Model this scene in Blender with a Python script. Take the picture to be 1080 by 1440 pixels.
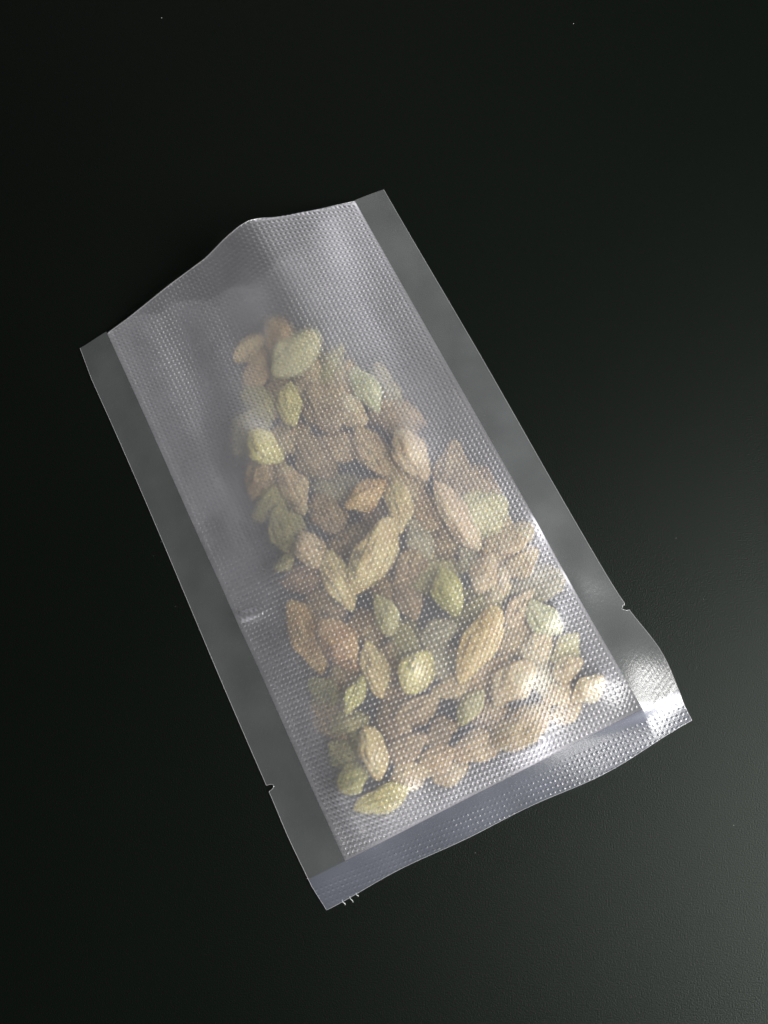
import bpy, math, random
import numpy as np
from mathutils import Vector, Matrix, noise

random.seed(7)
np.random.seed(7)
scene = bpy.context.scene
for o in list(bpy.data.objects):
    bpy.data.objects.remove(o, do_unlink=True)
COL = scene.collection
MM = 0.001
BAG_ROT = math.radians(26.65)           # the bag lies turned on the table

# ------------------------------------------------------------------ camera
cam_d = bpy.data.cameras.new("camera")
cam_d.sensor_fit = 'VERTICAL'
cam_d.sensor_height = 24.0
cam_d.lens = 24.0 * 1150.0 / 1440.0
cam_d.clip_start = 0.005
cam_d.clip_end = 20.0
cam = bpy.data.objects.new("camera", cam_d)
COL.objects.link(cam)
R = Matrix(((0.88737173, -0.44532679, -0.11939626),
            (0.46087108, 0.86406722, 0.20244921),
            (0.01301034, -0.23467399, 0.97198706)))
RZ = Matrix.Rotation(BAG_ROT, 3, 'Z')
cam_rot = (RZ @ R.transposed()).to_4x4()
cam.matrix_world = Matrix.Translation(RZ @ Vector((0.00782468, -0.04256639, 0.16929067))) @ cam_rot
scene.camera = cam

# ------------------------------------------------------------------ world and lamps
world = bpy.data.worlds.new("World")
scene.world = world
world.use_nodes = True
wb = world.node_tree.nodes["Background"]
wb.inputs[0].default_value = (0.86, 0.93, 0.86, 1)
wb.inputs[1].default_value = 0.03


def area(name, loc, target, sx, sy, power, color):
    d = bpy.data.lights.new(name, 'AREA')
    d.shape = 'RECTANGLE'
    d.size, d.size_y = sx, sy
    d.energy = power
    d.color = color
    o = bpy.data.objects.new(name, d)
    o.location = loc
    o.rotation_euler = (Vector(target) - Vector(loc)).to_track_quat('-Z', 'Y').to_euler()
    COL.objects.link(o)
    return o


# daylight from a window on the right, a little towards the viewer
area("window_light", (0.31, -0.13, 0.26), (0.03, -0.01, 0.0), 0.26, 0.28, 5.7, (1.0, 0.985, 0.96))
# weak daylight bounced from the room behind the table
area("room_bounce_light", (-0.10, 0.75, 0.85), (0, 0, 0), 0.8, 0.6, 0.8, (0.97, 1.0, 0.93))

scene.view_settings.view_transform = 'Standard'
scene.view_settings.look = 'None'
scene.view_settings.exposure = 0.0
scene.view_settings.gamma = 1.0
scene.view_settings.use_curve_mapping = False
scene.cycles.use_denoising = True
scene.cycles.max_bounces = 14
scene.cycles.transparent_max_bounces = 24
scene.cycles.transmission_bounces = 12
scene.cycles.sample_clamp_indirect = 3.0


# ------------------------------------------------------------------ helpers
def link(o, parent=None):
    COL.objects.link(o)
    if parent:
        o.parent = parent
    return o


def mesh_obj(name, verts, faces, mat, parent=None, smooth=True):
    me = bpy.data.meshes.new(name)
    me.from_pydata([tuple(v) for v in verts], [], [tuple(f) for f in faces])
    if smooth:
        me.polygons.foreach_set("use_smooth", [True] * len(me.polygons))
    me.materials.append(mat)
    me.update()
    return link(bpy.data.objects.new(name, me), parent)


def grid_obj(name, X, Y, Z, mat, parent=None):
    """X, Y, Z: 2-d arrays in millimetres -> one smooth grid mesh (fast path)."""
    n, m = X.shape
    co = np.stack([X, Y, Z], -1).reshape(-1, 3).astype(np.float32) * MM
    i, j = np.meshgrid(np.arange(n - 1), np.arange(m - 1), indexing='ij')
    a = (i * m + j).ravel()
    q = np.stack([a, a + m, a + m + 1, a + 1], -1).astype(np.int32)
    me = bpy.data.meshes.new(name)
    me.vertices.add(len(co))
    me.vertices.foreach_set("co", co.ravel())
    me.loops.add(q.size)
    me.loops.foreach_set("vertex_index", q.ravel())
    me.polygons.add(len(q))
    me.polygons.foreach_set("loop_start", np.arange(0, q.size, 4, dtype=np.int32))
    me.polygons.foreach_set("loop_total", np.full(len(q), 4, dtype=np.int32))
    me.polygons.foreach_set("use_smooth", np.ones(len(q), dtype=bool))
    me.materials.append(mat)
    me.update(calc_edges=True)
    # normals up
    if len(me.polygons) and me.polygons[0].normal.z < 0:
        me.flip_normals()
    return link(bpy.data.objects.new(name, me), parent)


def tube_obj(name, pts, rad, mat, parent=None, sides=6):
    """thin tube along pts (mm)."""
    P = [Vector(p) for p in pts]
    verts, faces = [], []
    for k, p in enumerate(P):
        d = (P[min(k + 1, len(P) - 1)] - P[max(k - 1, 0)])
        d = d.normalized() if d.length > 1e-9 else Vector((1, 0, 0))
        a = d.cross(Vector((0, 0, 1)))
        a = a.normalized() if a.length > 1e-6 else Vector((1, 0, 0))
        b = a.cross(d)
        r = rad(k / (len(P) - 1)) if callable(rad) else rad
        for s in range(sides):
            t = 2 * math.pi * s / sides
            verts.append((p + (a * math.cos(t) + b * math.sin(t)) * r) * MM)
    for k in range(len(P) - 1):
        for s in range(sides):
            s2 = (s + 1) % sides
            faces.append((k * sides + s, k * sides + s2, (k + 1) * sides + s2, (k + 1) * sides + s))
    faces.append(tuple(range(sides - 1, -1, -1)))
    faces.append(tuple((len(P) - 1) * sides + s for s in range(sides)))
    return mesh_obj(name, verts, faces, mat, parent)


class N:
    """tiny node-tree helper"""
    def __init__(self, name):
        self.m = bpy.data.materials.new(name)
        self.m.use_nodes = True
        self.t = self.m.node_tree
        self.t.nodes.clear()
        self.out = self.t.nodes.new('ShaderNodeOutputMaterial')

    def new(self, typ, **inp):
        n = self.t.nodes.new(typ)
        for k, v in inp.items():
            n.inputs[k.replace('_', ' ')].default_value = v
        return n

    def l(self, a, b):
        self.t.links.new(a, b)


def math_node(k, op, a, b=None):
    n = k.new('ShaderNodeMath')
    n.operation = op
    for idx, v in ((0, a), (1, b)):
        if v is None:
            continue
        if isinstance(v, (int, float)):
            n.inputs[idx].default_value = v
        else:
            k.l(v, n.inputs[idx])
    return n.outputs[0]


# ------------------------------------------------------------------ materials
def film_material(name, haze, haze_col, blur, blur_rough, gloss_rough, f0, tint=(0.97, 0.97, 0.97, 1), grain=0.0, thick=1.0):
    """thin cloudy plastic film: clear + blurred see-through, milky haze, gloss by angle"""
    k = N(name)
    clear = k.new('ShaderNodeBsdfTransparent', Color=tint)
    refr = k.new('ShaderNodeBsdfRefraction', Color=tint, Roughness=blur_rough, IOR=1.2)
    see = k.new('ShaderNodeMixShader')
    see.inputs[0].default_value = blur
    k.l(clear.outputs[0], see.inputs[1])
    k.l(refr.outputs[0], see.inputs[2])
    dif = k.new('ShaderNodeBsdfDiffuse', Color=haze_col)
    trl = k.new('ShaderNodeBsdfTranslucent', Color=haze_col)
    milk = k.new('ShaderNodeMixShader')
    milk.inputs[0].default_value = 0.45
    k.l(dif.outputs[0], milk.inputs[1])
    k.l(trl.outputs[0], milk.inputs[2])
    body = k.new('ShaderNodeMixShader')
    tc = k.new('ShaderNodeTexCoord')
    nz = k.new('ShaderNodeTexNoise', Scale=90.0, Detail=3.0)
    k.l(tc.outputs['Object'], nz.inputs['Vector'])
    hz = math_node(k, 'MULTIPLY', math_node(k, 'ADD', math_node(k, 'MULTIPLY', nz.outputs['Fac'], 0.7), 0.65), haze)
    lw = k.new('ShaderNodeLayerWeight', Blend=0.5)
    # a slanted film is a longer way through the cloudy plastic
    cosv = math_node(k, 'MAXIMUM', math_node(k, 'SUBTRACT', 1.0, lw.outputs['Facing']), 0.25)
    hz = math_node(k, 'MINIMUM', math_node(k, 'DIVIDE', hz, math_node(k, 'POWER', cosv, thick)), 0.9)
    k.l(hz, body.inputs[0])
    k.l(see.outputs[0], body.inputs[1])
    k.l(milk.outputs[0], body.inputs[2])
    gl = k.new('ShaderNodeBsdfGlossy', Roughness=gloss_rough, Color=(1, 1, 1, 1))
    fr = math_node(k, 'ADD', math_node(k, 'MULTIPLY', math_node(k, 'POWER', lw.outputs['Facing'], 5.0), 1.0 - f0), f0)
    mix = k.new('ShaderNodeMixShader')
    k.l(fr, mix.inputs[0])
    k.l(body.outputs[0], mix.inputs[1])
    k.l(gl.outputs[0], mix.inputs[2])
    if grain > 0:
        n2 = k.new('ShaderNodeTexNoise', Scale=1500.0, Detail=4.0, Roughness=0.65)
        k.l(tc.outputs['Object'], n2.inputs['Vector'])
        bp = k.new('ShaderNodeBump', Strength=grain, Distance=0.0001)
        k.l(n2.outputs['Fac'], bp.inputs['Height'])
        for s in (gl, dif):
            k.l(bp.outputs[0], s.inputs['Normal'])
    k.l(mix.outputs[0], k.out.inputs[0])
    return k.m


M_FRONT = film_material("embossed_film", 0.112, (0.88, 0.875, 0.955, 1), 0.96, 0.72, 0.23, 0.032, thick=3.4)
M_BACK = film_material("smooth_back_film", 0.15, (0.88, 0.87, 0.90, 1), 0.0, 0.2, 0.22, 0.045)
M_SEAL = film_material("welded_seal_film", 0.095, (0.84, 0.89, 0.92, 1), 0.0, 0.2, 0.24, 0.06, grain=0.28)
M_SEAL_B = film_material("welded_bottom_seal_film", 0.11, (0.76, 0.80, 1.0, 1), 0.0, 0.2, 0.24, 0.042, grain=0.2, thick=4.0)
M_EDGE = film_material("cut_film_edge", 0.24, (0.9, 0.9, 0.92, 1), 0.0, 0.2, 0.15, 0.10)


def table_material():
    k = N("black_matte_laminate")
    p = k.new('ShaderNodeBsdfPrincipled')
    tc = k.new('ShaderNodeTexCoord')
    n1 = k.new('ShaderNodeTexNoise', Scale=3600.0, Detail=3.0, Roughness=0.6)
    k.l(tc.outputs['Object'], n1.inputs['Vector'])
    n2 = k.new('ShaderNodeTexNoise', Scale=14.0, Detail=4.0)
    k.l(tc.outputs['Object'], n2.inputs['Vector'])
    cr = k.new('ShaderNodeMixRGB')
    cr.inputs[1].default_value = (0.0017, 0.0026, 0.0019, 1)
    cr.inputs[2].default_value = (0.0027, 0.0038, 0.0029, 1)
    k.l(n2.outputs['Fac'], cr.inputs[0])
    k.l(cr.outputs[0], p.inputs['Base Color'])
    p.inputs['Roughness'].default_value = 0.40
    p.inputs['Specular IOR Level'].default_value = 0.125
    p.inputs['Specular Tint'].default_value = (0.90, 1.0, 0.93, 1)
    bp = k.new('ShaderNodeBump', Strength=0.9, Distance=0.0001)
    k.l(n1.outputs['Fac'], bp.inputs['Height'])
    k.l(bp.outputs[0], p.inputs['Normal'])
    k.l(p.outputs[0], k.out.inputs[0])
    return k.m


M_TABLE = table_material()


def raisin_material(name, c1, c2):
    k = N(name)
    p = k.new('ShaderNodeBsdfPrincipled')
    tc = k.new('ShaderNodeTexCoord')
    oi = k.new('ShaderNodeObjectInfo')
    mp = k.new('ShaderNodeMapping')
    k.l(tc.outputs['Object'], mp.inputs['Vector'])
    cb = k.new('ShaderNodeCombineXYZ')
    for i_ in range(3):
        k.l(oi.outputs['Random'], cb.inputs[i_])
    k.l(cb.outputs[0], mp.inputs['Location'])
    n1 = k.new('ShaderNodeTexNoise', Scale=230.0, Detail=5.0, Roughness=0.6)
    k.l(mp.outputs[0], n1.inputs['Vector'])
    rp = k.new('ShaderNodeValToRGB')
    rp.color_ramp.elements[0].position = 0.40
    rp.color_ramp.elements[1].position = 0.60
    rp.color_ramp.elements[0].color = c2 + (1,)
    rp.color_ramp.elements[1].color = c1 + (1,)
    k.l(n1.outputs['Fac'], rp.inputs[0])
    k.l(rp.outputs[0], p.inputs['Base Color'])
    p.inputs['Roughness'].default_value = 0.5
    p.inputs['Subsurface Weight'].default_value = 0.25
    p.inputs['Subsurface Radius'].default_value = (0.0015, 0.001, 0.0004)
    p.inputs['Subsurface Scale'].default_value = 0.6
    n3 = k.new('ShaderNodeTexNoise', Scale=520.0, Detail=4.0)
    k.l(mp.outputs[0], n3.inputs['Vector'])
    bp = k.new('ShaderNodeBump', Strength=0.8, Distance=0.0006)
    k.l(n3.outputs['Fac'], bp.inputs['Height'])
    k.l(bp.outputs[0], p.inputs['Normal'])
    k.l(p.outputs[0], k.out.inputs[0])
    return k.m


RC = {
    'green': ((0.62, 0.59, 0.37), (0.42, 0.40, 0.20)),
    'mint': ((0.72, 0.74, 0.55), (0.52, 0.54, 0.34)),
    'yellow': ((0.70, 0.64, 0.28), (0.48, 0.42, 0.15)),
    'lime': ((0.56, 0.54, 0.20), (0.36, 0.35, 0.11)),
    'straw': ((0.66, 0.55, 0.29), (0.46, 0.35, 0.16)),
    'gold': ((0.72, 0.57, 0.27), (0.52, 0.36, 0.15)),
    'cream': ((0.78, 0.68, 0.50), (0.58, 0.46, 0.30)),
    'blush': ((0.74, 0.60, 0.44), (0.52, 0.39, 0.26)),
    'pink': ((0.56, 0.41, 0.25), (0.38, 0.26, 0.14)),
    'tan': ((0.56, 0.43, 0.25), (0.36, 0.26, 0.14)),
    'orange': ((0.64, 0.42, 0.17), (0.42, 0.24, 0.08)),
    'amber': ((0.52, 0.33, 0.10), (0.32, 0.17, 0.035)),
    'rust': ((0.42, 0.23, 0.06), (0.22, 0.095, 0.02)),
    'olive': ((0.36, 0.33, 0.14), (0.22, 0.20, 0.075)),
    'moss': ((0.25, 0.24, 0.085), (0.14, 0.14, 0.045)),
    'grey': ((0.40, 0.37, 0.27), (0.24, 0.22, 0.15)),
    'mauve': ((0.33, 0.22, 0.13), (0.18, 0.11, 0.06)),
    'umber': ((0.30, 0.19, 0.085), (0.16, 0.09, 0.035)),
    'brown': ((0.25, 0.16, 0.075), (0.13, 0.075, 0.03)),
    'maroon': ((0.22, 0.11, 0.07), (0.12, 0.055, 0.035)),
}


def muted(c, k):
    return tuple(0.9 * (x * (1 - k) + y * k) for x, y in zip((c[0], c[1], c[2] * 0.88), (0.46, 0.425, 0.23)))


RM = {n: raisin_material("raisin_skin_" + n, muted(c[0], 0.30), muted(c[1], 0.12)) for n, c in RC.items()}

# ------------------------------------------------------------------ the table
tb = bpy.data.meshes.new("table_top")
HX, HY, TH, BV = 0.55, 0.42, 0.025, 0.003
prof = [(0, 0), (0, -BV), (BV, -TH)]
verts, faces = [], []
rings = [(HX - BV, HY - BV, 0.0), (HX - BV * 0.3, HY - BV * 0.3, -BV * 0.3), (HX, HY, -BV), (HX, HY, -TH)]
for (a, b, z) in rings:
    verts += [(-a, -b, z), (a, -b, z), (a, b, z), (-a, b, z)]
faces.append((0, 1, 2, 3))
for r in range(3):
    for s in range(4):
        faces.append((r * 4 + s, (r + 1) * 4 + s, (r + 1) * 4 + (s + 1) % 4, r * 4 + (s + 1) % 4))
faces.append((15, 14, 13, 12))
table = mesh_obj("table_top", verts, faces, M_TABLE, smooth=False)
table["kind"] = "structure"
table["label"] = "matt black table top with fine grain"

# ------------------------------------------------------------------ what lies in the bag (u across, v along the bag, length, width, turn, colour, layer)
RAISINS = [
    (4.4, 38.2, 12.5, 7.6, 21, 'green', 1, "large pale green raisin at the very top end of the pile"),
    (-4.4, 45.3, 8.2, 4.7, 16, 'tan', 0, "blurred tan raisin beside the left of the large pale green topmost one"),
    (-8.0, 32.5, 9.9, 6.1, -78, 'olive', 0, "dull olive raisin left of the small bright yellow-green one near the top"),
    (-1.8, 28.0, 9.0, 5.1, -109, 'yellow', 1, "small bright yellow-green raisin upright just below the large topmost green one"),
    (4.2, 24.1, 11.7, 7.7, -91, 'brown', 0, "brown raisin right of the small bright yellow-green one near the top"),
    (14.2, 22.7, 10.6, 5.1, -87, 'mint', 1, "slim whitish green raisin at the pile's upper right edge"),
    (9.6, 20.4, 8.3, 5.2, -80, 'cream', 0, "cream raisin peeking out under the slim whitish green one"),
    (-10.7, 21.8, 8.8, 6.2, -70, 'yellow', 1, "plump pale yellow-green raisin sticking out furthest left in the upper half"),
    (-2.0, 14.8, 10.9, 7.8, -79, 'brown', 0, "wide dark brown raisin right of the plump pale yellow-green one"),
    (9.5, 10.3, 12.1, 6.4, -84, 'pink', 0, "pinkish tan raisin leaning above the orange tan one"),
    (16.2, 5.2, 11.5, 6.5, -87, 'blush', 1, "pale pinkish raisin on the right edge below the slim whitish green one"),
    (4.1, 2.0, 9.4, 5.6, 7, 'orange', 1, "orange tan raisin beside a dark gap in the upper middle"),
    (8.8, -3.4, 10.7, 5.4, -112, 'straw', 1, "upright straw-yellow raisin at the right end of the orange tan one"),
    (-11.3, -3.2, 7.9, 5.4, -86, 'tan', 1, "short tan raisin above the maroon one on the left side"),
    (-14.4, 3.4, 10.5, 7.3, -86, 'olive', 0, "wide dull olive raisin on the left edge above the tiny olive one"),
    (-17.4, -2.7, 5.1, 3.7, 10, 'olive', 1, "tiny olive raisin on the left edge above the big amber one"),
    (-0.6, -10.3, 16.3, 7.4, -144, 'straw', 1, "longest straw-yellow raisin, slanting, in the centre of the pile"),
    (-8.9, -11.7, 12.6, 5.6, -94, 'straw', 1, "narrow straw raisin crossing the lower end of the longest straw-yellow one"),
    (-15.5, -7.1, 8.8, 5.4, -22, 'maroon', 0, "dark maroon raisin just above the big amber one"),
    (-19.6, -18.3, 15.0, 8.1, -91, 'amber', 0, "biggest amber raisin on the left edge of the pile"),
    (-14.5, -23.1, 11.6, 6.7, -81, 'rust', 1, "reddish brown raisin overlapping the biggest amber one"),
    (-21.8, -29.7, 7.2, 5.2, -57, 'moss', 0, "dark mossy green raisin directly below the biggest amber one"),
    (-15.8, -33.2, 7.8, 3.5, 36, 'lime', 1, "thin lime raisin right of the dark mossy green one"),
    (-10.3, -30.7, 11.0, 5.3, -102, 'straw', 1, "upright pale raisin right of the thin lime one"),
    (-3.6, -21.8, 8.0, 4.8, -97, 'green', 1, "small pale green raisin alone in a dark patch at the centre"),
    (-19.7, -37.4, 7.4, 4.2, -10, 'olive', 0, "flat olive raisin lying crosswise below the thin lime one"),
    (-23.8, -42.2, 6.3, 5.3, -70, 'moss', 0, "dark olive brown raisin above the lowest left lime raisin"),
    (-23.7, -47.4, 6.3, 4.9, 16, 'lime', 1, "lime raisin in the pile's lower left corner"),
    (-17.7, -44.7, 9.8, 4.8, -101, 'straw', 1, "upright straw raisin right of the dark olive brown one at the lower left"),
    (-20.4, -53.2, 10.7, 4.9, -5, 'yellow', 1, "lowest yellow-green raisin, along the bottom edge of the pile"),
    (-13.4, -51.8, 7.9, 5.0, -5, 'tan', 0, "tan raisin just above the right end of the lowest yellow-green one"),
    (-7.9, -51.2, 8.4, 5.0, 1, 'pink', 0, "pinkish raisin in the bottom row, third from the lower left corner"),
    (1.7, -21.6, 7.3, 5.2, -92, 'mauve', 0, "mauve brown raisin right of the small pale green one at the centre"),
    (9.8, -23.8, 9.3, 5.7, -101, 'lime', 1, "upright lime raisin right of centre, above a dark gap"),
    (-3.0, -34.6, 8.6, 6.5, 31, 'yellow', 1, "plump yellow raisin below the small pale green one at the centre"),
    (10.3, -35.6, 15.2, 5.9, 35, 'gold', 1, "long golden raisin standing out right of centre"),
    (4.2, -30.2, 7.8, 5.2, 2, 'grey', 0, "deep grey-green raisin left of the long golden one"),
    (1.8, -40.4, 7.8, 4.5, -5, 'tan', 0, "small tan raisin under the foot of the long golden one"),
    (3.4, -45.5, 7.6, 3.8, 27, 'green', 1, "small green raisin slanting below the long golden one"),
    (-6.4, -41.4, 9.2, 5.4, -1, 'umber', 0, "umber raisin lying crosswise below the plump yellow one"),
    (12.5, -45.0, 10.3, 6.4, 17, 'cream', 1, "broad cream raisin right of the small slanting green one"),
    (10.4, -53.1, 12.6, 6.6, 9, 'tan', 1, "largest tan raisin in the bottom row towards the right"),
    (0.6, -52.8, 9.4, 5.9, -7, 'pink', 0, "pinkish raisin in the bottom row left of the largest tan one"),
    (-12.1, -46.7, 9.8, 5.3, 2, 'mauve', 0, "mauve brown raisin above the tan one of the bottom row"),
    (-6.2, -55.0, 6.9, 3.8, -2, 'tan', 0, "narrow tan raisin at the bottom edge under the pinkish ones"),
    (18.8, -26.9, 8.0, 5.5, 45, 'cream', 0, "bright cream raisin above the upper end of the long golden one"),
    (18.5, -10.4, 15.6, 5.6, -86, 'blush', 1, "long greyish pink raisin slanting down the right side"),
    (23.8, -12.6, 10.8, 9.0, -69, 'green', 0, "broad rounded green raisin on the right edge by the seal"),
    (26.9, -19.9, 8.1, 4.9, 14, 'cream', 1, "short cream raisin below the broad rounded green one"),
    (25.1, -24.5, 8.5, 6.7, 5, 'tan', 0, "wide tan raisin below the short cream one on the right edge"),
    (17.9, -23.6, 8.0, 5.1, 42, 'blush', 1, "pinkish cream raisin right of the upright lime one"),
    (24.0, -36.9, 7.9, 5.2, -72, 'mint', 1, "pale mint raisin on the right edge below the wide tan one"),
    (20.8, -33.2, 8.4, 5.8, 26, 'blush', 0, "pale blush raisin between the long golden one and the mint one"),
    (25.1, -44.0, 7.1, 5.1, 20, 'green', 0, "pale green raisin furthest right, below the mint one"),
    (20.2, -41.5, 7.1, 5.1, 20, 'cream', 0, "cream raisin below the pale mint one"),
    (5.6, -15.6, 9.3, 5.9, 21, 'umber', 0, "deep umber raisin right of the longest straw-yellow one"),
    (9.6, -11.4, 9.0, 5.1, -89, 'grey', 0, "grey-green raisin right of the upright straw-yellow one"),
    (23.4, -47.4, 6.2, 4.1, 8, 'cream', 1, "small cream raisin beside the furthest right green one"),
    (19.5, -50.4, 6.3, 5.0, 8, 'cream', 0, "cream raisin above the small tan one at the lower right"),
    (25.0, -52.7, 7.0, 4.6, 11, 'cream', 1, "bright cream raisin nearest the shiny bag corner"),
    (19.2, -54.4, 6.5, 4.1, -1, 'tan', 0, "small tan raisin at the right end of the bottom row"),
    (-9.3, 11.2, 12.4, 6.7, -88, 'tan', 0, "long dull tan raisin below the plump pale yellow-green one"),
    (-4.9, 2.7, 9.4, 6.6, -79, 'umber', 0, "umber raisin left of the orange tan one"),
    (-4.2, -47.1, 7.1, 4.4, 6, 'brown', 0, "brown raisin below the umber crosswise one in the lower middle"),
    (16.4, -20.3, 6.8, 4.3, -94, 'grey', 0, "grey raisin under the lower end of the long greyish pink one"),
]
# raisins half buried below the others
BURIED = [
    (9.7, 33.0, 9.1, 6.3, 35, 'olive', "dim olive raisin half buried right of the large topmost green one"),
    (22.2, -1.5, 12.2, 7.1, 60, 'brown', "dim brown raisin half buried right of the pale pinkish edge one"),
    (13.9, -14.8, 9.7, 7.3, -30, 'umber', "dim umber raisin half buried right of the grey-green beside the straw-yellow one"),
    (-2.0, -28.6, 10.4, 6.9, -72, 'olive', "dim olive raisin half buried above the plump yellow one"),
    (-5.8, 39.4, 10.8, 6.0, 44, 'pink', "dim pink raisin half buried below the blurred tan one"),
    (13.2, -7.7, 11.7, 7.3, 88, 'pink', "dim pink raisin half buried above the grey-green beside the straw-yellow one"),
    (2.3, 44.0, 10.4, 6.6, 71, 'pink', "dim pink raisin half buried left of the large topmost green one"),
    (17.5, 15.2, 11.1, 7.0, -47, 'mauve', "dim mauve raisin half buried right of the slim whitish green one"),
    (-5.0, -5.4, 11.5, 7.2, 7, 'brown', "dim brown raisin half buried left of the longest straw-yellow one"),
    (13.4, -28.8, 12.5, 7.5, 8, 'olive', "dim olive raisin half buried below the bright cream above the golden one"),
    (-13.7, -12.7, 10.9, 6.7, -84, 'umber', "dim umber raisin half buried left of the narrow straw one"),
    (4.3, 14.7, 12.3, 6.4, -44, 'pink', "dim pink raisin half buried right of the wide dark brown one"),
    (-8.5, -22.7, 10.0, 7.4, 4, 'umber', "dim umber raisin half buried left of the small pale green centre one"),
    (-9.0, -37.6, 11.6, 6.3, 88, 'umber', "dim umber raisin half buried left of the umber crosswise one"),
    (3.1, -34.9, 12.1, 7.1, -69, 'grey', "dim grey raisin half buried below the deep grey-green one"),
    (26.1, -29.8, 10.4, 7.4, -16, 'grey', "dim grey raisin half buried below the wide tan right-edge one"),
    (-0.8, 7.1, 9.9, 6.4, -30, 'grey', "dim grey raisin half buried above the umber left of the orange tan one"),
    (5.7, -48.6, 9.7, 6.2, -57, 'mauve', "dim mauve raisin half buried right of the small slanting green one"),
    (-5.5, 22.4, 9.3, 7.4, -13, 'tan', "dim tan raisin half buried right of the plump pale yellow-green one"),
    (10.8, 27.4, 9.7, 7.1, 51, 'tan', "dim tan raisin half buried left of the slim whitish green one"),
    (-16.6, -30.0, 10.4, 7.4, 68, 'tan', "dim tan raisin half buried above the thin lime one"),
    (4.3, -2.1, 11.2, 6.2, -75, 'umber', "dim umber raisin half buried below the orange tan one"),
    (18.2, -38.1, 11.2, 6.8, -10, 'tan', "dim tan raisin half buried left of the cream below the mint one"),
    (-11.4, 28.3, 11.9, 7.4, 27, 'grey', "dim grey raisin half buried below the dull olive upper left one"),
    (-0.7, -17.5, 11.5, 6.1, -64, 'umber', "dim umber raisin half buried left of the mauve brown centre one"),
    (-3.7, 33.2, 11.6, 7.2, 58, 'mauve', "dim mauve raisin half buried right of the dull olive upper left one"),
    (-13.9, 11.2, 10.6, 6.1, 25, 'olive', "dim olive raisin half buried left of the long dull tan one"),
    (7.8, -42.2, 12.4, 6.3, 15, 'pink', "dim pink raisin half buried left of the broad cream one"),
    (19.3, -46.6, 9.3, 7.2, 90, 'grey', "dim grey raisin half buried above the cream above the small tan one"),
    (25.3, -5.8, 10.0, 7.2, -56, 'mauve', "dim mauve raisin half buried above the broad rounded green one"),
    (-13.2, 17.5, 11.0, 6.9, 29, 'umber', "dim umber raisin half buried below the plump pale yellow-green one"),
    (8.1, -18.9, 11.6, 6.3, -13, 'olive', "dim olive raisin half buried right of the deep umber one"),
    (21.8, -19.2, 12.0, 6.3, 28, 'tan', "dim tan raisin half buried left of the short cream one"),
    (-23.0, -34.6, 9.8, 6.4, -80, 'brown', "dim brown raisin half buried left of the flat olive one"),
    (-6.5, -30.6, 11.0, 6.1, 20, 'pink', "dim pink raisin half buried right of the upright pale one"),
    (-12.5, -42.0, 9.9, 7.0, 75, 'mauve', "dim mauve raisin half buried above the mauve brown bottom one"),
    (3.4, 32.2, 9.6, 6.6, 27, 'tan', "dim tan raisin half buried below the large topmost green one"),
    (-20.1, -41.4, 9.4, 6.7, 74, 'olive', "dim olive raisin half buried right of the dark olive brown one"),
    (12.2, 2.6, 11.9, 7.4, -72, 'tan', "dim tan raisin half buried below the pale pinkish edge one"),
    (17.7, 21.4, 12.0, 6.4, 85, 'grey', "dim grey raisin half buried right of the cream one under the whitish green"),
]

BAGM = Matrix.Rotation(BAG_ROT, 4, 'Z')
UL, UR, VB, VT = -32.4, 32.4, -60.6, 66.4       # inner lines of the seals and the mouth, mm


def ico(sub=4):
    import bmesh
    bm = bmesh.new()
    bmesh.ops.create_icosphere(bm, subdivisions=sub, radius=1.0)
    v = np.array([x.co[:] for x in bm.verts])
    f = [tuple(y.index for y in x.verts) for x in bm.faces]
    bm.free()
    return v, f


ICO_V, ICO_F = ico(4)
STEP = 0.5
GU = np.arange(UL, UR + 1e-6, (UR - UL) / round((UR - UL) / STEP))
GV = np.arange(VB, VT + 1e-6, (VT - VB) / round((VT - VB) / STEP))
gu, gv = np.meshgrid(GU, GV, indexing='ij')
obst = np.full(gu.shape, 0.55)

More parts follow.
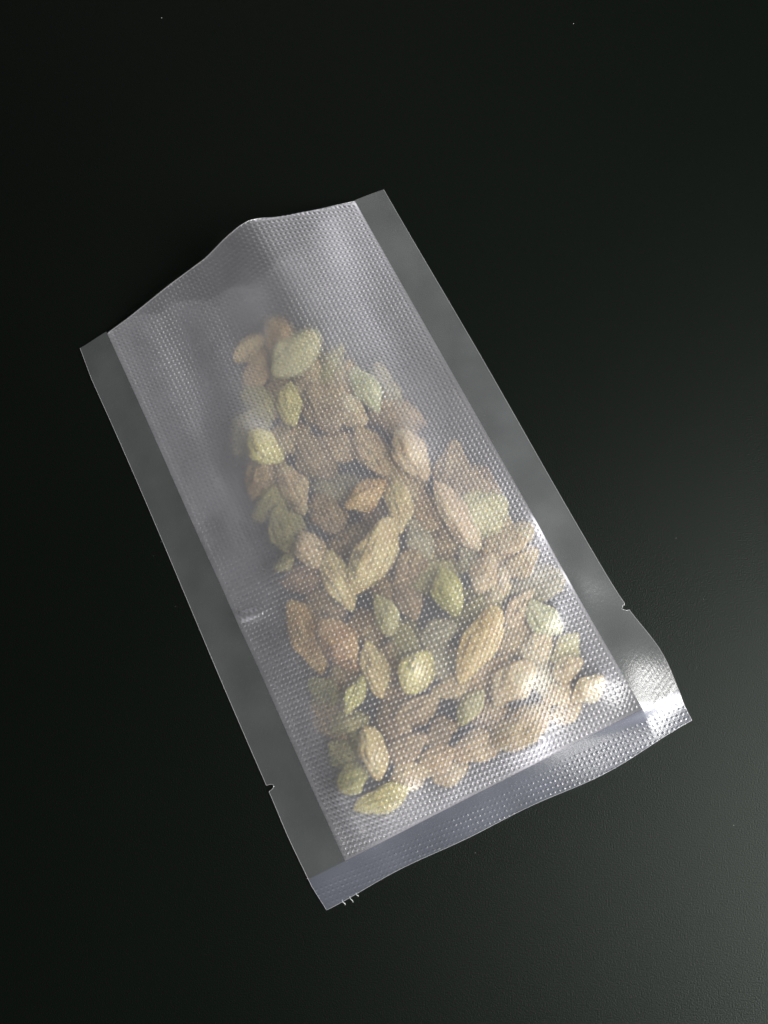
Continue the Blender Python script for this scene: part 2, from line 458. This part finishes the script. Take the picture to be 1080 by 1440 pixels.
ALL = [(u, v, ln * 1.12, wd * 1.24, an, c, l, t) for (u, v, ln, wd, an, c, l, t) in RAISINS]
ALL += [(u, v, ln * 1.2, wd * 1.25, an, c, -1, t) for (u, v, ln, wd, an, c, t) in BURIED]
for idx, (u, v, ln, wd, ang, col, layer, label) in enumerate(ALL):
    rnd = random.Random(100 + idx)
    th = min(wd * 0.44, 3.6) * rnd.uniform(0.9, 1.05)
    if layer < 0:
        th = 2.8
    a, b, c = ln / 2, wd / 2, th / 2
    din = min(v - VB, UR - u, u - UL)                      # the pile is lower towards the seals
    kk = min(1.0, max(0.0, (din - 5.0) / 13.0)) * min(1.0, max(0.0, (44.0 - v) / 30.0))
    zc = {-1: c + 0.5, 0: max(c + 0.5, 2.4 + 1.2 * kk), 1: max(c + 0.6, 3.1 + 2.3 * kk + rnd.uniform(-0.2, 0.3))}[layer]
    pitch = math.radians(rnd.uniform(-7, 7))
    roll = math.radians(rnd.uniform(-24, 24))
    P = ICO_V.copy()
    out = np.empty_like(P)
    sx = rnd.uniform(0, 50)
    nf = rnd.choice([7, 8, 9, 10])
    bend = rnd.uniform(-0.25, 0.25)
    slim0, slim1 = rnd.uniform(0.1, 0.55), rnd.uniform(0.1, 0.55)
    for q, (x, y, z) in enumerate(P):
        t = math.atan2(z, y)
        w1 = noise.noise(Vector((x * 1.0 + sx, math.cos(t) * 1.6, math.sin(t) * 1.6)))
        w2 = noise.noise(Vector((x * 2.2 - sx, math.cos(t) * 3.6, math.sin(t) * 3.6 + sx)))
        w3 = noise.noise(Vector((x * 1.5 + 2 * sx, y * 1.5, z * 1.5)))
        side = math.sqrt(max(0.0, 1 - x * x))
        fold = (1 - abs(math.sin(0.5 * nf * t + 3.0 * w1 + 1.2 * x))) ** 2.5     # narrow furrows along the fruit
        rr = 1.0 + side * (-0.5 * fold + 0.30 * w3 + 0.16 * w1 - 0.22 * max(0.0, 0.22 - abs(w2)))
        tap = 1.0 - (slim0 if x > 0 else slim1) * abs(x) ** 1.4
        out[q] = (x * (1.0 + 0.10 * w3), y * rr * tap + bend * (x * x - 0.35), z * rr * tap)
    out /= np.abs(out).max(0)
    out *= (a, b, c)
    mesh_m = bpy.data.meshes.new("raisin")
    mesh_m.from_pydata((out * MM).tolist(), [], ICO_F)
    mesh_m.polygons.foreach_set("use_smooth", [True] * len(mesh_m.polygons))
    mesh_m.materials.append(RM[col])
    o = link(bpy.data.objects.new("raisin", mesh_m))
    rot = Matrix.Rotation(math.radians(ang), 4, 'Z') @ Matrix.Rotation(pitch, 4, 'Y') @ Matrix.Rotation(roll, 4, 'X')
    o.matrix_world = BAGM @ Matrix.Translation(Vector((u, v, zc)) * MM) @ rot
    o["label"] = label
    o["category"] = "raisin"
    o["group"] = "raisins inside the clear bag"
    # its top as an obstacle for the film
    W3 = np.array((Matrix.Translation(Vector((u, v, zc))) @ rot).to_3x3())
    pts = out @ W3.T + np.array((u, v, zc))
    iu = np.clip(np.round((pts[:, 0] - UL) / (GU[1] - GU[0])).astype(int), 1, len(GU) - 2)
    iv = np.clip(np.round((pts[:, 1] - VB) / (GV[1] - GV[0])).astype(int), 1, len(GV) - 2)
    for du in (-1, 0, 1):
        for dv in (-1, 0, 1):
            np.maximum.at(obst, (iu + du, iv + dv), pts[:, 2] + 0.4)

# ------------------------------------------------------------------ the film over them: stretched sheet resting on the raisins
MOUTH_U = [-32.4, -26.3, -13.9, -3.6, 2.0, 6.0, 8.65, 10.9, 16.0, 20.9, 25.9, 30.9, 32.4]
MOUTH_Z = [0.9, 2.35, 6.3, 8.9, 11.9, 13.4, 13.7, 12.6, 8.9, 6.6, 4.5, 2.3, 1.6]


def left_z(v):      # height of the inner line of each seal above the table
    return 1.3 + 0.25 * np.sin(v * 0.11) + 0.5 * np.exp(-((v + 9) / 5.0) ** 2)


def right_z(v):
    return 2.2 + 0.35 * np.sin(v * 0.09 + 1.0) - 0.6 * np.clip((v - 40) / 20, 0, 1) - 0.5 * np.clip((-48 - v) / 12, 0, 1) + 0.2 * np.exp(-((v + 52) / 9.0) ** 2) + 0.9 * np.exp(-((v + 15) / 14.0) ** 2)


def bottom_z(u):
    z = 1.2 + 0.5 * np.cos(u / UR * 1.57) + 0.25 * np.sin(u * 0.16) + 0.9 * np.clip((u - 15) / 17, 0, 1) ** 2
    # meets the side seals at the inner corners
    z = z + (right_z(VB) - (1.2 + 0.25 * math.sin(UR * 0.16) + 0.9)) * np.clip((u - 20) / (UR - 20), 0, 1) ** 2
    return z + (left_z(VB) - (1.2 + 0.25 * math.sin(UL * 0.16))) * np.clip((-20 - u) / (-20 - UL), 0, 1) ** 2


def corner_fold(u, v):
    """the lower right corner bends down in a narrow fold running out to the edge"""
    k = np.clip((u - 16) / (UR - 16), 0, 1)
    k = k * k * (3 - 2 * k)
    w = v + 62.1 + 0.10 * (u - 36)
    return k * 0.68 / (1 + np.exp(-w / 0.55)) * np.exp(-(np.maximum(w, 0) / 16) ** 2)


mouth_z = np.interp(GU, MOUTH_U, MOUTH_Z)
kern = np.ones(5) / 5
mouth_z[2:-2] = np.convolve(mouth_z, kern, 'valid')
# a soft fold runs from the peak of the mouth down to the pile
fr = np.clip((gv - 24) / (VT - 24), 0, 1)
ridge_u = 9.5 - 0.9 * fr
ridge = (7.4 + 6.2 * fr ** 1.2) - (np.sqrt((gu - ridge_u) ** 2 + 12.0) - 3.46) * 0.55
obst = np.where(gv > 24, np.maximum(obst, ridge), obst)

h = np.maximum(obst, 3.0)


def fix(h):
    h[0, :] = left_z(GV)
    h[-1, :] = right_z(GV) + corner_fold(UR, GV)
    h[:, 0] = bottom_z(GU) + corner_fold(GU, VB)
    h[:, -1] = mouth_z
    return h


h = fix(h)
for it in range(1600):
    av = h.copy()
    av[1:-1, 1:-1] = 0.25 * (h[2:, 1:-1] + h[:-2, 1:-1] + h[1:-1, 2:] + h[1:-1, :-2])
    sag = 0.0012
    h = fix(np.maximum(av - sag, obst))
for it in range(5):
    av = h.copy()
    av[1:-1, 1:-1] = 0.5 * h[1:-1, 1:-1] + 0.125 * (h[2:, 1:-1] + h[:-2, 1:-1] + h[1:-1, 2:] + h[1:-1, :-2])
    h = fix(av)
# slack: shallow folds and one sharp crease where the side seal pulls
edge = np.minimum(np.minimum(gu - UL, UR - gu), np.minimum(gv - VB, VT - gv)) / 10.0
edge = np.clip(edge, 0, 1)
h += edge * (0.22 + 0.35 * np.clip(-gu / 15, 0, 1)) * np.sin(gu * 0.42 + 0.8 * np.sin(gv * 0.07)) * np.clip((gv + 5) / 40, 0.0, 1)
h += 1.15 * np.exp(-((gv + 8.4 + 0.25 * (gu + 30)) / 1.15) ** 2) * np.exp(-((gu + 29.3) / 3.2) ** 2) * np.clip((gu - UL) / 1.5, 0, 1)


def catmull(P, xs, x0, dx, axis):
    P = np.moveaxis(P, axis, 0)
    n = P.shape[0]
    t = (xs - x0) / dx
    i = np.clip(np.floor(t).astype(int), 0, n - 2)
    f = (t - i)[:, None]
    p0, p1, p2, p3 = P[np.clip(i - 1, 0, n - 1)], P[i], P[i + 1], P[np.clip(i + 2, 0, n - 1)]
    r = p1 + 0.5 * f * (p2 - p0 + f * (2 * p0 - 5 * p1 + 4 * p2 - p3 + f * (3 * (p1 - p2) + p3 - p0)))
    return np.moveaxis(r, 0, axis)


# seal outlines (slightly wavy cut edges)
def left_out(v):
    return -40.5 - 0.35 * np.sin((v + 66) * 0.045) - 0.25 * np.exp(-((v + 52) / 7) ** 2) + 0.6 * np.clip((v - 58) / 9, 0, 1) + 0.7 * np.clip((-62 - v) / 5, 0, 1)


def right_out(v):
    return 39.8 + 0.1 * np.sin(v * 0.08) + 1.6 * np.exp(-((v + 53) / 8.5) ** 2)


def bottom_out(u):
    return -66.9 - 1.1 * np.exp(-((u - 17) / 15) ** 2) + 0.25 * np.sin(u * 0.2)


def emboss(U, V, pu, pv, rad, wall, depth, shear=-0.10, rim_h=0.25):
    """rows of small round dimples with a slightly raised rim"""
    vv = V - shear * U
    wob = 0.05 * np.sin(U * 0.31) * np.sin(V * 0.23)
    fu = (U / pu + wob) - np.round(U / pu + wob)
    fv = (vv / pv + wob) - np.round(vv / pv + wob)
    r = np.hypot(fu * pu, fv * pv)
    t = np.clip((rad - r) / wall, 0, 1)
    dim = t * t * (3 - 2 * t)
    rim = np.exp(-((r - rad - 0.02) / 0.09) ** 2)
    return depth * (-dim + rim_h * rim)


bag = bpy.data.objects.new("vacuum_bag", None)
bag.empty_display_size = 0.02
link(bag)
bag.rotation_euler = (0, 0, BAG_ROT)
bag["label"] = "clear embossed plastic vacuum bag lying on the black table with raisins inside"
bag["category"] = "bag"

FINE = 0.11
fu_ = np.linspace(UL, UR, int((UR - UL) / FINE) + 1)
fv_ = np.linspace(VB, VT, int((VT - VB) / FINE) + 1)
hf = catmull(h, fu_, GU[0], GU[1] - GU[0], 0)
hf = catmull(hf, fv_, GV[0], GV[1] - GV[0], 1)
FU, FV = np.meshgrid(fu_, fv_, indexing='ij')
fade = np.clip(np.minimum(np.minimum(FU - UL, UR - FU), FV - VB) / 0.8, 0, 1)
var = 0.85 + 0.3 * np.sin(FU * 0.13 + 1) * np.sin(FV * 0.09)
gx, gy = np.gradient(h, GU[1] - GU[0], GV[1] - GV[0])
gx = catmull(catmull(gx, fu_, GU[0], GU[1] - GU[0], 0), fv_, GV[0], GV[1] - GV[0], 1)
gy = catmull(catmull(gy, fu_, GU[0], GU[1] - GU[0], 0), fv_, GV[0], GV[1] - GV[0], 1)
# the rows of dimples shift a little where the film stretches over the raisins
E_ = emboss(FU + 0.45 * np.clip(gx, -1, 1), FV + 0.45 * np.clip(gy, -1, 1), 1.0, 1.03, 0.38, 0.17, 0.15, rim_h=0.4) * fade * var
front = grid_obj("front_film", FU, FV, hf + E_, M_FRONT, bag)
front["label"] = "clear front film embossed with rows of tiny dimples"
mouth = [(fu_[i], VT + 0.02, hf[i, -1]) for i in range(0, len(fu_), 6)]
tube_obj("mouth_edge", mouth, 0.085, M_EDGE, front)

# back film: lies on the table under the raisins, its mouth edge drawn back in soft folds
bu = np.linspace(UL, UR, 140)
bt = np.linspace(0, 1, 220)
FOLD_V, FOLD_U = [-60, -40, -20, 0, 20, 40, 60], [-27.6, -27.4, -24.6, -23.4, -25.2, -26.4, -26.4]
BU, BT = np.meshgrid(bu, bt, indexing='ij')
vtop = np.interp(bu, [-32.4, -26, -17, -7, 2, 12, 22, 32.4], [66.4, 66.2, 64.2, 61.2, 59.2, 60.5, 64, 66.4])[:, None]
BV_ = VB + (vtop - VB) * BT
foldw = np.clip((BV_ - 5) / 55, 0, 1) ** 1.5
env = np.clip(np.minimum(BU - UL, UR - BU) / 6, 0, 1)
BZ = 0.25 + env * foldw * (1.5 + 1.5 * np.sin(BU * 0.52 + 0.03 * BV_ + 0.6) + 0.3 * np.sin(BU * 1.1))
rim_l, rim_r = left_z(BV_) - 0.15, right_z(BV_) - 0.15
wl = np.clip(1 - (BU - UL) / 2.2, 0, 1) ** 1.5
wr = np.clip(1 - (UR - BU) / 2.2, 0, 1) ** 1.5
wb_ = np.clip(1 - (BV_ - VB) / 2.2, 0, 1) ** 1.5
BZ = np.maximum(BZ, 0.25)
# a loose fold of the back film runs along the left side of the pile
BZ += 2.2 * np.exp(-((BU - np.interp(BV_, FOLD_V, FOLD_U)) / 1.5) ** 2) * np.clip((BV_ + 60) / 10, 0, 1) * np.clip((62 - BV_) / 20, 0, 1)
BZ = BZ * (1 - wl) + rim_l * wl
BZ = BZ * (1 - wr) + rim_r * wr
BZ = BZ * (1 - wb_) + (bottom_z(BU) - 0.15) * wb_
ci = np.clip(np.round((BU - UL) / (GU[1] - GU[0])).astype(int), 0, len(GU) - 1)
cj = np.clip(np.round((BV_ - VB) / (GV[1] - GV[0])).astype(int), 0, len(GV) - 1)
BZ = np.minimum(BZ, np.maximum(h[ci, cj] - 0.5, 0.2))          # stays below the front film
back = grid_obj("back_film", BU, BV_, BZ, M_BACK, bag)
back["label"] = "clear smooth back film under the raisins"
tube_obj("mouth_edge", [(bu[i], vtop[i, 0], BZ[i, -1]) for i in range(0, 140, 2)], 0.08, M_EDGE, back)


# ---- welded seals -----------------------------------------------------------
def notch(v, vc, depth, half, square):
    d = np.abs(v - vc) / half
    if square:
        return depth * np.clip((1 - d) * 3.0, 0, 1) * (0.8 + 0.2 * np.cos(d * 5))
    return depth * np.sqrt(np.clip(1 - d ** 2, 0, 1))


def side_rows(vc):
    r = np.concatenate([np.arange(VB, 66.5, 0.35), np.linspace(vc - 1.2, vc + 1.2, 41), [66.5]])
    return np.unique(np.round(r, 3))


def left_seal_z(s, v):          # s: 0 at the inner line, 1 at the cut edge
    zo = 0.25 + 0.3 * (1 - np.cos(v * 0.05)) * 0.5
    k = (1 - s) ** 1.3
    return left_z(v) * k + zo * (1 - k) + 0.12 * np.sin(v * 0.21 + s * 2) * s * (1 - s) * 4


def right_seal_z(s, v):
    z = (right_z(v) + 0.15 * np.sin(v * 0.3) * s) * (1 - s) ** 1.1 + 0.3 * s
    return z + 0.6 * np.sin(v * 0.17 + 0.6) ** 2 * s * (1 - s) * 2.5


# left seal
rv = side_rows(-41.6)
SV, SS = np.meshgrid(rv, np.linspace(0, 1, 28), indexing='ij')
base = left_out(SV)
SU = np.maximum(UL + (base - UL) * SS, base + notch(SV, -41.6, 1.35, 0.62, False))
SZ = left_seal_z((SU - UL) / (base - UL), SV)
seal_l = grid_obj("side_seal", SU, SV, SZ, M_SEAL, bag)
seal_l["label"] = "smooth dull welded seal down the bag's darker side"
tube_obj("cut_edge", [(SU[i, -1], SV[i, -1], SZ[i, -1]) for i in range(0, len(rv))], 0.042, M_EDGE, seal_l)

# right seal
rv = side_rows(-42.2)
SV, SS = np.meshgrid(rv, np.linspace(0, 1, 56), indexing='ij')
base = right_out(SV)
SU = np.minimum(UR + (base - UR) * SS, base - notch(SV, -42.2, 1.15, 0.75, True))
SS = (SU - UR) / (base - UR)
SZ = right_seal_z(SS, SV) + corner_fold(SU, SV)
fine_dots = emboss(SU, SV, 0.62, 0.5, 0.2, 0.16, 0.035, 0.6) * np.clip((-46 - SV) / 8, 0, 1) * np.clip(SS * 3 - 0.4, 0, 1)
seal_r = grid_obj("side_seal", SU, SV, SZ + fine_dots, M_SEAL, bag)
seal_r["label"] = "smooth welded seal down the bag's bright side, shiny at its lower corner"
tube_obj("cut_edge", [(SU[i, -1], SV[i, -1], SZ[i, -1]) for i in range(0, len(rv))], 0.042, M_EDGE, seal_r)

# bottom seal, over the full width of the bag
BQ, SS = np.meshgrid(np.linspace(0, 1, 540), np.linspace(0, 1, 54), indexing='ij')
v_guess = VB - 6.3 * SS
lo, hi = left_out(v_guess), right_out(v_guess)
BU = lo + (hi - lo) * BQ
BVv = VB + (bottom_out(BU) - VB) * SS
zi = bottom_z(np.clip(BU, UL, UR))
zi = np.where(BU < UL, left_seal_z(np.clip((BU - UL) / (left_out(VB) - UL), 0, 1), VB), zi)
zi = np.where(BU > UR, right_seal_z(np.clip((BU - UR) / (right_out(VB) - UR), 0, 1), VB), zi)
kz = (1 - SS) ** 1.2
BZ = zi * kz + (0.3 + 0.25 * np.sin(BU * 0.13) ** 2) * (1 - kz) + corner_fold(BU, BVv)
patch = 0.6 + 0.4 * np.clip(np.sin(BU * 0.33 + 1.2) * np.sin(BVv * 0.9 + BU * 0.12) + 0.45, 0, 1)
patch = patch * (0.75 + 0.25 * np.clip(np.sin(BU * 2.3 + 1.7 * np.sin(BVv * 1.9)), -1, 1))
dots = -emboss(BU, BVv, 1.0, 1.0, 0.32, 0.24, 0.08, -0.1) * patch * np.clip((SS - 0.2) * 5, 0, 1)
seal_b = grid_obj("bottom_seal", BU, BVv, BZ + dots, M_SEAL_B, bag)
seal_b["label"] = "bluish welded bottom seal dotted with flattened emboss marks"
rim_pts = [(BU[0, j], BVv[0, j], BZ[0, j]) for j in range(0, 54, 3)] + [(BU[i, -1], BVv[i, -1], BZ[i, -1]) for i in range(0, 540, 3)]
rim_pts += [(BU[-1, j], BVv[-1, j], BZ[-1, j]) for j in range(53, -1, -3)]
tube_obj("cut_edge", rim_pts, 0.042, M_EDGE, seal_b)
# frayed bits of plastic on the bottom cut edge
M_BURR = film_material("frayed_plastic", 0.25, (0.9, 0.95, 0.95, 1), 0.0, 0.2, 0.25, 0.08)
for (u, s) in ((-36.2, 1.0), (-34.6, 1.25), (-33.2, 0.7)):
    v0 = -67.0
    pts = [(u, v0 + 0.25, 0.45), (u - 0.05, v0 - 0.25 * s, 0.55), (u + 0.18, v0 - 0.6 * s, 0.5), (u + 0.12, v0 - 0.9 * s, 0.35)]
    tube_obj("frayed_burr", pts, lambda t: 0.11 * (1 - 0.5 * t), M_BURR, bag)

# ------------------------------------------------------------------ marks on the table
def to_world(u, v, z=0.0):
    return BAGM @ (Vector((u, v, z)) * MM)


# low raised disc standing in for a small dent right of the bag's corner
rg = [(0.0, 0.02), (0.3, 0.02), (0.5, 0.022), (0.64, 0.032), (0.78, 0.026), (0.95, 0.006)]
vs, fs = [(0, 0, 0.02 * MM)], []
for (r, z) in rg[1:]:
    for s in range(24):
        t = 2 * math.pi * s / 24
        q = r * (1 + 0.08 * math.sin(2 * t + 0.5))
        vs.append((q * math.cos(t) * MM, q * math.sin(t) * MM, z * MM))
for s in range(24):
    fs.append((0, 1 + s, 1 + (s + 1) % 24))
for r in range(len(rg) - 2):
    for s in range(24):
        a_, b_ = 1 + r * 24 + s, 1 + r * 24 + (s + 1) % 24
        fs.append((a_, a_ + 24, b_ + 24, b_))
spot = mesh_obj("round_mark", vs, fs, M_TABLE)
spot.location = to_world(45.3, -58.1)
spot["label"] = "tiny dark round mark on the table right of the bag's shiny corner"
spot["category"] = "mark"

# dust
kd = N("pale_dust")
pd = kd.new('ShaderNodeBsdfPrincipled', Roughness=0.9)
pd.inputs['Base Color'].default_value = (0.35, 0.36, 0.33, 1)
kd.l(pd.outputs[0], kd.out.inputs[0])
dv, df = [], []
rnd = random.Random(5)
for q in range(20):
    x, y = rnd.uniform(-0.13, 0.16), rnd.uniform(-0.12, 0.2)
    s = rnd.choice([0.04, 0.05, 0.06, 0.07, 0.11]) * MM
    b0 = len(dv)
    for (dx, dy, dz) in ((-1, -0.4, 0.1), (0.6, -0.8, 0.1), (1, 0.5, 0.1), (-0.3, 0.9, 0.1), (0.1, 0.05, 1.1)):
        dv.append((x + dx * s * rnd.uniform(0.6, 1.4), y + dy * s * rnd.uniform(0.6, 1.4), dz * s))
    for i in range(4):
        df.append((b0 + i, b0 + (i + 1) % 4, b0 + 4))
dust = mesh_obj("dust", dv, df, kd.m, smooth=False)
dust["kind"] = "stuff"
dust["label"] = "scattered pale dust specks on the black table"
dust["category"] = "dust"
